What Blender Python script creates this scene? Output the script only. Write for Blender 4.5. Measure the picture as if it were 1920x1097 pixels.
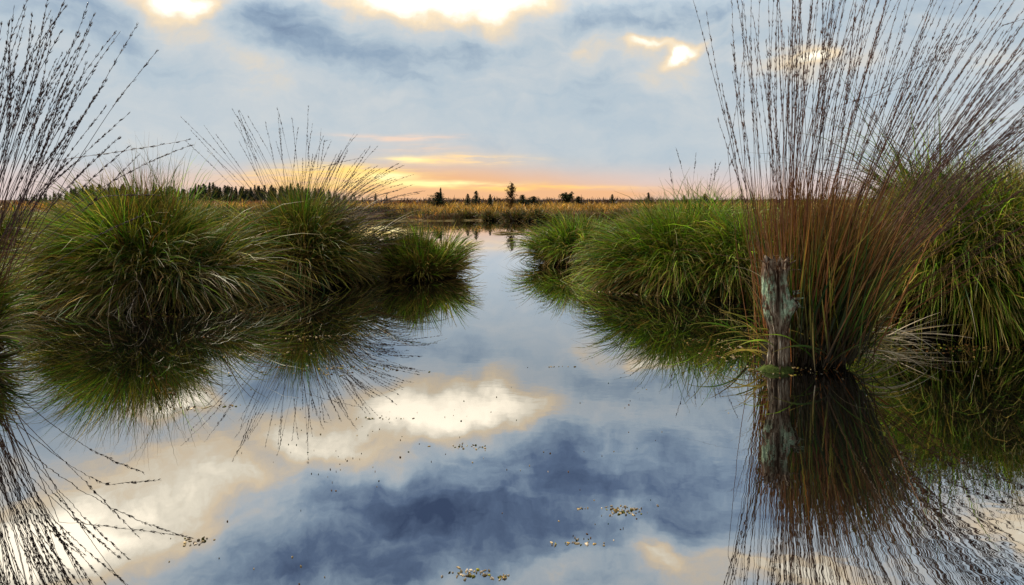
import bpy, math, random
import numpy as np
from mathutils import Vector, noise as mnoise

for o in list(bpy.data.objects):
    bpy.data.objects.remove(o)
SC = bpy.context.scene
COL = SC.collection
PI = math.pi
FPX = 1280.0      # focal length in photograph pixels (1920 wide)
HOR = 380.0       # horizon row
H = 0.75          # eye height above the water

# ------------------------------------------------------------------ camera
cam = bpy.data.cameras.new('camera')
camo = bpy.data.objects.new('camera', cam)
COL.objects.link(camo)
camo.location = (0, 0, H)
camo.rotation_euler = (PI / 2, 0, 0)
cam.sensor_width = 36
cam.lens = 36 * FPX / 1920
cam.shift_y = -(1097 / 2 - HOR) / 1920
cam.clip_start = 0.05
cam.clip_end = 20000
SC.camera = camo
SC.view_settings.view_transform = 'Standard'
SC.view_settings.look = 'None'
SC.view_settings.exposure = 0.0
SC.view_settings.gamma = 1.0

SUN_EL = 52.0
SUN_AZ = -62.0     # degrees right of straight ahead


def lin(r, g, b):
    f = lambda c: (c / 255 / 12.92) if c / 255 <= 0.04045 else ((c / 255 + 0.055) / 1.055) ** 2.4
    return (f(r), f(g), f(b), 1.0)


class NT:
    """small helper for node trees"""
    def __init__(s, tree):
        s.t = tree; s.n = tree.nodes; s.l = tree.links

    def put(s, sock, v):
        if hasattr(v, 'is_output'):
            s.l.new(v, sock)
        elif v is not None:
            sock.default_value = v

    def m(s, op, a=None, b=None, c=None, clamp=False):
        n = s.n.new('ShaderNodeMath'); n.operation = op; n.use_clamp = clamp
        for i, v in enumerate((a, b, c)):
            if v is not None: s.put(n.inputs[i], v)
        return n.outputs[0]

    def vm(s, op, a=None, b=None, out=0):
        n = s.n.new('ShaderNodeVectorMath'); n.operation = op
        if a is not None: s.put(n.inputs[0], a)
        if b is not None:
            s.put(n.inputs[3] if op == 'SCALE' else n.inputs[1], b)
        return n.outputs[out]

    def noise(s, vec, scale, detail=4, rough=0.55, dist=0.0, out=0, dim='3D'):
        n = s.n.new('ShaderNodeTexNoise'); n.noise_dimensions = dim
        s.put(n.inputs['Vector'], vec)
        n.inputs['Scale'].default_value = scale; n.inputs['Detail'].default_value = detail
        n.inputs['Roughness'].default_value = rough; n.inputs['Distortion'].default_value = dist
        return n.outputs[out]

    def ramp(s, fac, stops, interp='LINEAR'):
        n = s.n.new('ShaderNodeValToRGB'); s.put(n.inputs[0], fac)
        cr = n.color_ramp; cr.interpolation = interp
        while len(cr.elements) < len(stops): cr.elements.new(0.5)
        for e, (p, c) in zip(cr.elements, stops):
            e.position = p; e.color = c
        return n.outputs[0]

    def mix(s, fac, a, b, mode='MIX'):
        n = s.n.new('ShaderNodeMix'); n.data_type = 'RGBA'; n.blend_type = mode
        s.put(n.inputs[0], fac); s.put(n.inputs[6], a); s.put(n.inputs[7], b)
        return n.outputs[2]

    def mapr(s, v, a, b, c, d, smooth=False):
        n = s.n.new('ShaderNodeMapRange')
        if smooth: n.interpolation_type = 'SMOOTHSTEP'
        s.put(n.inputs[0], v)
        for i, q in enumerate((a, b, c, d)): n.inputs[i + 1].default_value = q
        return n.outputs[0]

    def xyz(s, x=0.0, y=0.0, z=0.0):
        n = s.n.new('ShaderNodeCombineXYZ')
        for i, v in enumerate((x, y, z)): s.put(n.inputs[i], v)
        return n.outputs[0]


# ------------------------------------------------------------------ world: a cloudy evening sky
world = bpy.data.worlds.new('World')
SC.world = world
world.use_nodes = True
T = NT(world.node_tree)
T.n.clear()
wout = T.n.new('ShaderNodeOutputWorld')
bg = T.n.new('ShaderNodeBackground')
T.l.new(bg.outputs[0], wout.inputs[0])
sky = T.n.new('ShaderNodeTexSky')
sky.sky_type = 'NISHITA'; sky.sun_disc = False
sky.sun_elevation = math.radians(SUN_EL); sky.sun_rotation = math.radians(SUN_AZ)
tc = T.n.new('ShaderNodeTexCoord')
D = T.vm('NORMALIZE', tc.outputs['Generated'])
sp = T.n.new('ShaderNodeSeparateXYZ'); T.l.new(D, sp.inputs[0])
X, Y, Z = sp.outputs
hyp = T.m('SQRT', T.m('ADD', T.m('MULTIPLY', X, X), T.m('MULTIPLY', Y, Y)))
az = T.m('ARCTAN2', X, Y)
w = T.m('DIVIDE', Z, T.m('MAXIMUM', hyp, 0.05))
zc = T.m('ADD', T.m('MAXIMUM', Z, 0.0), 0.16)
cp = T.xyz(T.m('DIVIDE', X, zc), T.m('DIVIDE', Y, zc), 0.0)          # cloud layer seen in perspective
aw = T.xyz(az, w, 0.0)
# warp
wn = T.vm('SUBTRACT', T.noise(aw, 7.0, 4, 0.55, 0.0, 1), (0.5, 0.5, 0.5))
wn2 = T.vm('SUBTRACT', T.noise(aw, 22.0, 4, 0.6, 0.0, 1), (0.5, 0.5, 0.5))
wp = T.vm('ADD', T.vm('ADD', aw, T.vm('SCALE', wn, 0.10)), T.vm('SCALE', wn2, 0.03))
wps = T.vm('ADD', aw, T.vm('MULTIPLY', wn, (0.16, 0.020, 0.0)))     # for flat streaks near the horizon


def blob(px, row, rx, ry, rot=0.0, src=None):
    a = math.atan((px - 960) / FPX)
    v = (HOR - row) / FPX * math.cos(a)
    mp = T.n.new('ShaderNodeMapping'); mp.vector_type = 'TEXTURE'
    T.put(mp.inputs[0], src or wp)
    mp.inputs[1].default_value = (a, v, 0)
    mp.inputs[2].default_value = (0, 0, math.radians(rot))
    mp.inputs[3].default_value = (rx / FPX * math.cos(a), ry / FPX, 1)
    q = T.vm('DOT_PRODUCT', mp.outputs[0], mp.outputs[0], out=1)
    return T.m('EXPONENT', T.m('MULTIPLY', q, -1.0))


# (px, row, radius x, radius y, tilt, amount); rows above the frame (<0) are what the water shows
BL = [
    (850, -2, 175, 42, 0, .62), (945, 40, 50, 34, 20, .20), (720, 20, 40, 30, 0, .14),
    (350, 0, 85, 22, 0, .55), (300, -10, 60, 26, 0, .15),
    (1268, 106, 30, 13, 38, .62), (1300, 86, 36, 12, 8, .50), (1240, 76, 62, 11, 6, .34), (1180, 78, 34, 12, -8, .30), (1245, 118, 90, 50, 0, .10),
    (1090, 85, 30, 28, 0, .12), (1490, 122, 26, 22, 0, .40), (1530, 108, 34, 12, 10, .36), (1510, 130, 100, 42, 0, .10),
    (430, 95, 130, 30, -25, .13), (640, 160, 160, 22, -14, .08), (300, 60, 60, 40, 0, .05),
    (565, 75, 105, 58, -30, -.27), (500, 25, 55, 35, 0, -.10), (700, 125, 90, 30, -25, -.12),
    (830, 100, 100, 38, 10, -.12),
    (180, 55, 160, 45, -15, -.18), (1130, 30, 190, 30, 0, -.17), (1000, 160, 150, 40, 0, -.02),
    (1800, 20, 200, 60, 0, -.08), (60, 150, 160, 60, 0, .00), (1500, 250, 400, 50, 0, -.02),
    (1050, 210, 300, 50, 0, -.05),
    # seen only in the water
    (930, 8, 75, 26, 14, .18), (780, -42, 120, 32, 16, .40), (620, -80, 150, 40, 14, .44), (430, -130, 150, 48, 16, .46),
    (200, -215, 220, 74, 18, .40), (290, -195, 110, 22, 18, .16), (120, -250, 90, 26, 22, .16), (230, -180, 40, 16, 0, -.12), (820, -20, 40, 20, 10, .16), (560, -90, 50, 18, 0, .12), (90, -290, 120, 40, 14, .25), (60, -300, 180, 60, 10, .40),
    (760, -200, 260, 60, 14, -.40), (1000, -110, 200, 60, 10, -.30), (1150, -70, 180, 36, 4, -.16), (1100, -200, 320, 70, 0, -.32),
    (560, -310, 240, 60, 10, -.36), (800, -320, 240, 80, 0, -.22), (520, -110, 26, 16, 30, -.16), (300, -200, 40, 18, 0, -.16), (700, -75, 30, 12, 0, -.14), (1400, -130, 200, 80, 0, -.16),
    (1160, -205, 70, 22, 0, .20), (1030, -290, 80, 26, -20, .24), (850, -320, 40, 34, 60, .22), (1240, -290, 50, 36, 40, .34),
    (1560, -340, 240, 36, 0, .50), (1900, -240, 130, 40, 0, .42), (640, -335, 80, 26, 0, .2),
]
acc = 0.60
for (px, row, rx, ry, rot, a) in BL:
    acc = T.m('MULTIPLY_ADD', blob(px, row, rx, ry, rot), a, acc)
# general darkening well above the picture, brighter behind the viewer
back = T.mapr(Y, -0.2, 0.3, 1.0, 0.0, True)
acc = T.m('MULTIPLY_ADD', back, 0.02, acc)
# cloud texture: soft billows in perspective + wisps
n1 = T.m('SUBTRACT', T.noise(cp, 0.9, 6, 0.55, 0.6), 0.5)
n2 = T.m('SUBTRACT', T.noise(wp, 9.0, 7, 0.58, 0.15), 0.5)
strv = T.vm('MULTIPLY', wp, (2.2, 11.0, 1.0))
n3 = T.m('SUBTRACT', T.noise(strv, 2.4, 5, 0.6, 0.5), 0.5)
hi = T.mapr(w, 0.05, 0.30, 0.35, 1.0, True)
acc = T.m('MULTIPLY_ADD', T.m('MULTIPLY', n1, hi), 0.24, acc)
acc = T.m('MULTIPLY_ADD', T.m('MULTIPLY', n2, hi), 0.46, acc)
acc = T.m('MULTIPLY_ADD', n3, 0.24, acc)
rot_ = T.n.new('ShaderNodeMapping'); T.put(rot_.inputs[0], wp); rot_.inputs[2].default_value = (0, 0, math.radians(24)); rot_.inputs[3].default_value = (2.0, 9.0, 1.0)
n5 = T.m('SUBTRACT', T.noise(rot_.outputs[0], 3.6, 6, 0.55, 0.2), 0.5)
acc = T.m('MULTIPLY_ADD', T.m('MULTIPLY', n5, T.mapr(w, 0.10, 0.20, 0.0, 1.0, True)), 0.26, acc)
n4 = T.m('SUBTRACT', T.noise(wp, 20.0, 6, 0.6, 0.1), 0.5)
acc = T.m('MULTIPLY_ADD', T.m('MULTIPLY', n4, T.mapr(w, 0.16, 0.36, 0.25, 1.0, True)), 0.46, acc)
cl = T.ramp(acc, [
    (0.00, lin(68, 86, 118)), (0.20, lin(104, 125, 156)), (0.38, lin(150, 171, 192)), (0.52, lin(186, 201, 212)),
    (0.64, lin(205, 212, 216)), (0.76, lin(230, 218, 200)), (0.88, lin(252, 230, 196)), (1.00, lin(255, 244, 220))])
glow = T.m('MULTIPLY', T.mapr(acc, 0.92, 1.35, 0.0, 1.0, True), 0.9)
cl = T.mix(1.0, cl, T.xyz(glow, T.m('MULTIPLY', glow, 0.86), T.m('MULTIPLY', glow, 0.66)), 'ADD')
cl = T.vm('SCALE', cl, T.mapr(w, 0.24, 0.42, 1.0, 1.6, True))
# sunset band over the horizon
hz = T.noise(T.vm('MULTIPLY', wps, (3.0, 60.0, 1.0)), 1.0, 5, 0.6)
pink_n = T.m('ADD', w, T.m('MULTIPLY', T.m('SUBTRACT', hz, 0.5), 0.018))
pink = T.mapr(pink_n, 0.062, 0.018, 0.0, 1.0, True)
cl = T.mix(T.m('MULTIPLY', pink, 0.7), cl, lin(236, 208, 200))
sbr = T.mapr(T.noise(T.vm('MULTIPLY', aw, (9.0, 90.0, 1.0)), 1.0, 4, 0.6), 0.36, 0.60, 0.15, 1.0, True)
org = T.m('MULTIPLY', T.m('ADD', T.m('ADD', blob(800, 352, 330, 34, 0, wps), T.m('MULTIPLY', blob(1120, 366, 240, 14, 0, wps), 0.8)),
                          T.m('MULTIPLY', blob(820, 322, 150, 40, 0, wps), 0.35)), 1.0, clamp=True)
cl = T.mix(T.m('MULTIPLY', org, 0.85), cl, lin(252, 188, 128))
for (px, row, rx, ry, a, c) in [
        (870, 299, 100, 6.0, .9, (255, 214, 150)), (780, 297, 40, 4, .9, (255, 235, 170)), (660, 322, 110, 9, .9, (255, 220, 120)),
        (590, 340, 150, 14, .6, (255, 205, 120)), (830, 345, 95, 4.5, 1.0, (255, 240, 170)), (960, 351, 110, 3.5, .7, (255, 205, 110)), (690, 334, 90, 16, .55, (255, 214, 120)), (740, 331, 50, 5, .9, (255, 242, 180)), (760, 258, 100, 4, .55, (250, 205, 170)),
        (790, 277, 60, 5, .5, (252, 200, 150)), (1080, 353, 120, 3, .7, (255, 205, 125)), (690, 344, 60, 5, .8, (255, 232, 150))]:
    cl = T.mix(T.m('MULTIPLY', T.m('MULTIPLY', T.m('MULTIPLY', blob(px, row, rx, ry * 1.3, 0, wps), 1.5, clamp=True), a), sbr), cl, tuple(q * 1.25 for q in lin(*c)[:3]) + (1,))
# unseen sky overhead and behind the viewer, dimmed to cut fill light
unseen_dim = T.m('MAXIMUM', T.mapr(w, 0.60, 0.95, 0.0, 1.0, True), T.mapr(Y, 0.15, -0.35, 0.0, 1.0, True))
cl = T.vm('SCALE', cl, T.mapr(unseen_dim, 0.0, 1.0, 1.0, 0.42))
# below the horizon (never seen directly): dim ground tone
below = T.mapr(Z, -0.02, 0.0, 1.0, 0.0, True)
cl = T.mix(below, cl, (0.02, 0.022, 0.018, 1))
nish = T.vm('SCALE', sky.outputs[0], 0.06)
cl = T.mix(0.04, cl, nish)
T.l.new(cl, bg.inputs[0])
bg.inputs[1].default_value = 1.0
world.cycles.sampling_method = 'MANUAL'
world.cycles.sample_map_resolution = 1024

# ------------------------------------------------------------------ soft sun behind the cloud
sl = bpy.data.lights.new('sun', 'SUN')
sl.energy = 5.0; sl.angle = math.radians(10); sl.color = (1.0, 0.88, 0.70)
slo = bpy.data.objects.new('sun', sl); COL.objects.link(slo)
e, a = math.radians(SUN_EL), math.radians(SUN_AZ)
sd = Vector((math.sin(a) * math.cos(e), math.cos(a) * math.cos(e), math.sin(e)))
slo.rotation_euler = sd.to_track_quat('Z', 'Y').to_euler()


# ------------------------------------------------------------------ helpers
def at(px, d, row=None):
    """ground point on a picture column px at distance d; with row also its height"""
    z = 0.0 if row is None else H + (HOR - row) * d / FPX
    return ((px - 960) * d / FPX, d, z)


def tag(o, label=None, cat=None, group=None, kind=None):
    if label: o['label'] = label
    if cat: o['category'] = cat
    if group: o['group'] = group
    if kind: o['kind'] = kind
    return o


def empty(name, loc, label=None, cat=None, group=None):
    o = bpy.data.objects.new(name, None)
    o.empty_display_size = 0.2
    COL.objects.link(o); o.location = loc
    return tag(o, label, cat, group)


def link(name, me, mat=None, parent=None, loc=None):
    o = bpy.data.objects.new(name, me)
    COL.objects.link(o)
    if mat: me.materials.append(mat)
    if parent: o.parent = parent
    if loc: o.location = loc
    return o


def mesh_np(name, verts, quads=None, tris=None, colors=None, smooth=True):
    me = bpy.data.meshes.new(name)
    verts = np.asarray(verts, dtype=np.float32).reshape(-1, 3)
    nq = 0 if quads is None else len(quads)
    nt = 0 if tris is None else len(tris)
    me.vertices.add(len(verts)); me.vertices.foreach_set('co', verts.ravel())
    me.loops.add(nq * 4 + nt * 3); me.polygons.add(nq + nt)
    li = []
    if nq: li.append(np.asarray(quads, dtype=np.int32).ravel())
    if nt: li.append(np.asarray(tris, dtype=np.int32).ravel())
    me.loops.foreach_set('vertex_index', np.concatenate(li))
    st = np.concatenate([np.arange(nq) * 4, nq * 4 + np.arange(nt) * 3]).astype(np.int32)
    me.polygons.foreach_set('loop_start', st)
    me.polygons.foreach_set('use_smooth', np.full(nq + nt, smooth, dtype=bool))
    me.update(calc_edges=True)
    if colors is not None:
        ca = me.color_attributes.new('tint', 'FLOAT_COLOR', 'POINT')
        c = np.ones((len(verts), 4), dtype=np.float32); c[:, :3] = colors
        ca.data.foreach_set('color', c.ravel())
    me.validate()
    return me


def unit(v):
    return v / np.maximum(np.linalg.norm(v, axis=-1, keepdims=True), 1e-9)


class Geo:
    """collects vertices/faces/colours for one mesh"""
    def __init__(s): s.v = []; s.q = []; s.t = []; s.c = []; s.n = 0

    def add(s, v, q=None, t=None, c=None):
        v = np.asarray(v, dtype=np.float32).reshape(-1, 3)
        if q is not None: s.q.append(np.asarray(q).reshape(-1, 4) + s.n)
        if t is not None: s.t.append(np.asarray(t).reshape(-1, 3) + s.n)
        s.v.append(v)
        if c is None: c = np.ones((len(v), 3))
        s.c.append(np.broadcast_to(np.asarray(c), (len(v), 3)))
        s.n += len(v)

    def mesh(s, name, smooth=True):
        return mesh_np(name, np.concatenate(s.v), np.concatenate(s.q) if s.q else None,
                       np.concatenate(s.t) if s.t else None, np.concatenate(s.c), smooth)


def ribbons(geo, P, width, col, tipcol=None, tipf=0.3, rng=None, taper=0.85, basecol=None, basef=0.4):
    """P (N,S+1,3) polylines -> flat tapering blades. col (N,3)"""
    N, S1, _ = P.shape
    dirs = np.empty_like(P)
    dirs[:, 1:-1] = P[:, 2:] - P[:, :-2]
    dirs[:, 0] = P[:, 1] - P[:, 0]; dirs[:, -1] = P[:, -1] - P[:, -2]
    dirs = unit(dirs)
    r = unit(rng.normal(size=(N, 1, 3)))
    side = unit(np.cross(dirs, np.broadcast_to(r, P.shape)))
    t = np.linspace(0, 1, S1)[None, :, None]
    prof = (0.55 + 0.45 * np.minimum(t * 4, 1)) * (1 - t ** 2.2 * taper)
    wv = side * (np.asarray(width).reshape(-1, 1, 1) * 0.5) * prof
    V = np.stack([P - wv, P + wv], axis=2)                  # N,S1,2,3
    base = (np.arange(N) * S1 * 2)[:, None]
    k = np.arange(S1 - 1)[None, :] * 2
    i0 = base + k
    Q = np.stack([i0, i0 + 1, i0 + 3, i0 + 2], axis=-1)
    C = np.broadcast_to(col[:, None, :], (N, S1, 3)).copy()
    if tipcol is not None:
        f = np.clip((t - (1 - tipf)) / tipf, 0, 1)
        C = C * (1 - f) + np.broadcast_to(np.asarray(tipcol).reshape(-1, 1, 3), C.shape) * f
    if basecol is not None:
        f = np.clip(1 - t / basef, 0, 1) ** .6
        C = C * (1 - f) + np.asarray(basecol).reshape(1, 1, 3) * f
    C = np.repeat(C[:, :, None, :], 2, axis=2)
    geo.add(V, Q, c=C.reshape(-1, 3))


def grow(p0, d0, L, S, grav, rng, curl=0.06, wind=(0, 0, 0), zmin=-0.01, gpow=1.0):
    """integrate drooping blades"""
    N = len(p0)
    P = np.empty((N, S + 1, 3)); P[:, 0] = p0
    d = unit(d0.copy()); ds = (np.asarray(L) / S).reshape(-1, 1)
    g = np.asarray(grav).reshape(-1, 1) * np.array([[0, 0, -1.0]])
    cv = rng.normal(size=(N, 3)) * curl
    for k in range(S):
        P[:, k + 1] = P[:, k] + d * ds
        lo = P[:, k + 1, 2] < zmin
        P[lo, k + 1, 2] = zmin + 0.2 * (P[lo, k + 1, 2] - zmin)
        d = unit(d + (g * ((k + 1) / S) ** gpow + cv + np.asarray(wind)) * (3.0 / S))
    return P


def pick(pal, n, rng, jit=0.42):
    cols = np.array([c for c, _ in pal]); ws = np.array([x for _, x in pal], float); ws /= ws.sum()
    c = cols[rng.choice(len(pal), size=n, p=ws)]
    return c * np.exp(rng.normal(size=(n, 1)) * jit)


GREEN = (.064, .150, .010); LIME = (.175, .280, .018); OLIVE = (.150, .140, .018); YEL = (.36, .27, .06)
TAN = (.40, .31, .18); BROWN = (.12, .060, .020); ORANGE = (.26, .110, .018); DGREEN = (.022, .060, .010)
PALE = (.50, .42, .33); STRAW = (.30, .20, .06); RUST = (.17, .065, .018)


# ------------------------------------------------------------------ materials
def mat_new(name):
    m = bpy.data.materials.new(name); m.use_nodes = True
    t = NT(m.node_tree); t.n.clear()
    out = t.n.new('ShaderNodeOutputMaterial')
    return m, t, out


def mat_leaf(name, transl=0.20, rough=0.45, gain=1.0, spec=0.35):
    m, t, out = mat_new(name)
    at_ = t.n.new('ShaderNodeAttribute'); at_.attribute_name = 'tint'
    geo = t.n.new('ShaderNodeTexCoord')
    n = t.noise(geo.outputs['Object'], 9.0, 3, 0.6)
    v = t.mapr(n, 0.25, 0.75, 0.72 * gain, 1.25 * gain)
    c = t.vm('SCALE', at_.outputs['Color'], v)
    p = t.n.new('ShaderNodeBsdfPrincipled'); t.l.new(c, p.inputs['Base Color'])
    p.inputs['Roughness'].default_value = rough
    p.inputs['Specular IOR Level'].default_value = spec
    if transl > 0:
        tr = t.n.new('ShaderNodeBsdfTranslucent'); t.l.new(t.vm('MULTIPLY', c, (1.15, 1.25, 0.7)), tr.inputs[0])
        mx = t.n.new('ShaderNodeMixShader'); mx.inputs[0].default_value = transl
        t.l.new(p.outputs[0], mx.inputs[1]); t.l.new(tr.outputs[0], mx.inputs[2])
        t.l.new(mx.outputs[0], out.inputs[0])
    else:
        t.l.new(p.outputs[0], out.inputs[0])
    return m


def mat_rough(name, c1, c2, scale=8, rough=0.95, bump=0.4, detail=6):
    m, t, out = mat_new(name)
    tc_ = t.n.new('ShaderNodeTexCoord')
    n = t.noise(tc_.outputs['Object'], scale, detail, 0.65)
    c = t.ramp(n, [(0.3, (*c1, 1)), (0.7, (*c2, 1))])
    p = t.n.new('ShaderNodeBsdfPrincipled'); t.l.new(c, p.inputs['Base Color'])
    p.inputs['Roughness'].default_value = rough; p.inputs['Specular IOR Level'].default_value = 0.1
    b = t.n.new('ShaderNodeBump'); b.inputs['Strength'].default_value = bump; b.inputs['Distance'].default_value = 0.05
    t.l.new(t.noise(tc_.outputs['Object'], scale * 4, 5, 0.6), b.inputs['Height'])
    t.l.new(b.outputs[0], p.inputs['Normal'])
    t.l.new(p.outputs[0], out.inputs[0])
    return m


M_LEAF = mat_leaf('grass_leaves')
M_DEAD = mat_leaf('dead_grass', 0.15, 0.7, 1.0, 0.1)
M_STEM = mat_leaf('flower_stem', 0.0, 0.55, 1.0, 0.3)
M_NEEDLE = mat_leaf('tree_foliage', 0.15, 0.6, 1.0, 0.1)
M_PEAT = mat_rough('peat', (.006, .005, .003), (.022, .016, .008), 12)
M_TRUNK = mat_rough('tree_bark', (.03, .022, .018), (.10, .085, .07), 30)
M_HEATH = mat_rough('heath_ground', (.05, .028, .012), (.12, .06, .022), 0.5)


def mat_water():
    m, t, out = mat_new('pond_water')
    tc_ = t.n.new('ShaderNodeTexCoord')
    pos = tc_.outputs['Object']
    sp_ = t.n.new('ShaderNodeSeparateXYZ'); t.l.new(pos, sp_.inputs[0])
    # ripples: fine circles and threads near by, long flat ones farther off
    nA = t.noise(pos, 9.0, 2, 0.5)
    nB = t.noise(t.vm('MULTIPLY', pos, (1.0, 1.5, 1.0)), 20.0, 1, 0.4)
    patch = t.mapr(t.noise(pos, 0.55, 2, 0.5), 0.42, 0.62, 0.15, 1.0, True)
    near_r = t.m('MULTIPLY', t.mapr(sp_.outputs[0], 0.2, 1.2, 0.12, 1.0, True), t.mapr(sp_.outputs[1], 3.4, 2.2, 0.15, 1.0, True))
    hgt = t.m('ADD', t.m('MULTIPLY', nA, 0.00022), t.m('MULTIPLY', t.m('MULTIPLY', nB, near_r), 0.00026))
    b = t.n.new('ShaderNodeBump'); b.inputs['Strength'].default_value = 1.0; b.inputs['Distance'].default_value = 1.0
    t.l.new(t.m('MULTIPLY', hgt, patch), b.inputs['Height'])
    fr = t.n.new('ShaderNodeFresnel'); fr.inputs[0].default_value = 1.33
    t.l.new(b.outputs[0], fr.inputs[1])
    fac = t.mapr(fr.outputs[0], 0.02, 0.60, 0.34, 0.98)
    df = t.n.new('ShaderNodeBsdfDiffuse'); df.inputs[0].default_value = (.0035, .0032, .0028, 1)
    gl = t.n.new('ShaderNodeBsdfGlossy'); gl.inputs['Roughness'].default_value = 0.004
    gl.inputs['Color'].default_value = (0.97, 0.98, 1.0, 1)
    t.l.new(b.outputs[0], gl.inputs['Normal'])
    mx = t.n.new('ShaderNodeMixShader'); t.l.new(fac, mx.inputs[0])
    t.l.new(df.outputs[0], mx.inputs[1]); t.l.new(gl.outputs[0], mx.inputs[2])
    t.l.new(mx.outputs[0], out.inputs[0])
    return m


M_WATER = mat_water()


# ------------------------------------------------------------------ terrain and water
def smooth(e0, e1, x):
    t = np.clip((x - e0) / (e1 - e0), 0, 1)
    return t * t * (3 - 2 * t)


def shore(x):
    """distance of the far shore for a given x/y slope is roughly constant; here as y(x)"""
    return 30.0 + 1.2 * np.sin(x * 0.45) + 0.8 * np.sin(x * 1.1 + 2) - smooth(1.0, 8.0, x) * 2 + smooth(-3, -8, x) * 7


def land_h(x, y):
    z = np.full(x.shape, -0.6)
    s = shore(x)
    bank = smooth(s - 0.15, s + 0.5, y) * 0.85
    z = z + bank
    z = z + smooth(s, s + 12, y) * 0.10
    z += smooth(60, 420, y) * np.where(x > -20, 1.9, 1.3)
    z += smooth(400, 3000, y) * 10.0
    # marsh on the right and the left behind the near tussocks
    r = smooth(1.9 + 0.10 * (y - 7) , 2.9 + 0.10 * (y - 7), x) * smooth(7.2, 8.2, y) * smooth(5.6, 7.5, y + x * 0.6)
    l = smooth(-5.2, -6.4, x) * smooth(6.8, 8.0, y) 
    z = np.maximum(z, -0.6 + np.maximum(r, l) * 0.82)
    r2 = smooth(4.5, 5.2, x); l2 = smooth(-6.5, -7.5, x)
    z = np.maximum(z, -0.6 + np.maximum(r2, l2) * 0.8)
    z += 0.03 * np.sin(x * 1.7 + y * 0.6) * np.sin(y * 0.9)
    return z


def terrain():
    xs = np.concatenate([-np.geomspace(3000, 9, 46), np.linspace(-8.8, 8.8, 89), np.geomspace(9, 3000, 46)])
    ys = np.concatenate([[-400, -60, -20, -8, -4], np.linspace(-2, 26, 85), np.linspace(26.3, 36, 50), np.geomspace(37, 6000, 50)])
    XX, YY = np.meshgrid(xs, ys)
    ZZ = land_h(XX, YY)
    V = np.stack([XX, YY, ZZ], -1).reshape(-1, 3)
    nx = len(xs); ny = len(ys)
    i = (np.arange(ny - 1)[:, None] * nx + np.arange(nx - 1)[None, :]).ravel()
    Q = np.stack([i, i + 1, i + nx + 1, i + nx], -1)
    me = mesh_np('ground', V, Q)
    tag(link('ground', me, M_HEATH), kind='structure')


terrain()
wme = mesh_np('water', [(-60, -30, 0), (60, -30, 0), (60, 60, 0), (-60, 60, 0)], [(0, 1, 2, 3)])
tag(link('water', wme, M_WATER), kind='structure')


# ------------------------------------------------------------------ tussocks
def core_mesh(a, b, c, seed, n=26, m=14):
    """lumpy dark peat stool"""
    V = []; Q = []
    for j in range(m + 1):
        ph = (j / m) * PI * 0.5
        for i in range(n):
            th = i / n * 2 * PI
            p = Vector((math.cos(th) * math.cos(ph), math.sin(th) * math.cos(ph), math.sin(ph)))
            k = 1 + 0.22 * mnoise.noise(p * 2.3 + Vector((seed, 0, 0))) + 0.12 * mnoise.noise(p * 7 + Vector((seed, 3, 0)))
            V.append((p.x * a * k, p.y * b * k, p.z * c * k - 0.06 * (1 - p.z)))
    for j in range(m):
        for i in range(n):
            Q.append((j * n + i, j * n + (i + 1) % n, (j + 1) * n + (i + 1) % n, (j + 1) * n + i))
    return mesh_np('stool', V, Q)


def sample_core(N, a, b, c, rng, zlo=0.0, zhi=1.0, clump=0, camside=0.0):
    """points on the upper half ellipsoid; returns p, n, normalised height"""
    z = rng.uniform(zlo, zhi, N)
    th = rng.uniform(0, 2 * PI, N)
    if camside > 0:      # put more blades on the half that faces the water and the viewer
        k = rng.uniform(size=N) < camside
        th[k] = -PI / 2 + rng.normal(size=k.sum()) * 0.9
    r = np.sqrt(1 - z * z)
    n = np.stack([r * np.cos(th), r * np.sin(th), z], -1)
    p = n * np.array([a, b, c])
    nn = unit(n / np.array([a, b, c]))
    off = np.zeros((N, 3)); lf = np.ones(N); cid = np.zeros(N, int)
    if clump:
        ci = rng.integers(0, N, clump); cpts = p[ci]
        A = p.astype(np.float32); B = cpts.astype(np.float32)
        d2 = (A ** 2).sum(1)[:, None] + (B ** 2).sum(1)[None] - 2 * A @ B.T
        cid = d2.argmin(1)
        coff = rng.normal(size=(clump, 3)); off = coff[cid]
        lf = np.exp(rng.normal(size=clump) * 0.20)[cid]
        p = p + (cpts[cid] - p) * 0.45
    return p, nn, z, off, lf, cid


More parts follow.
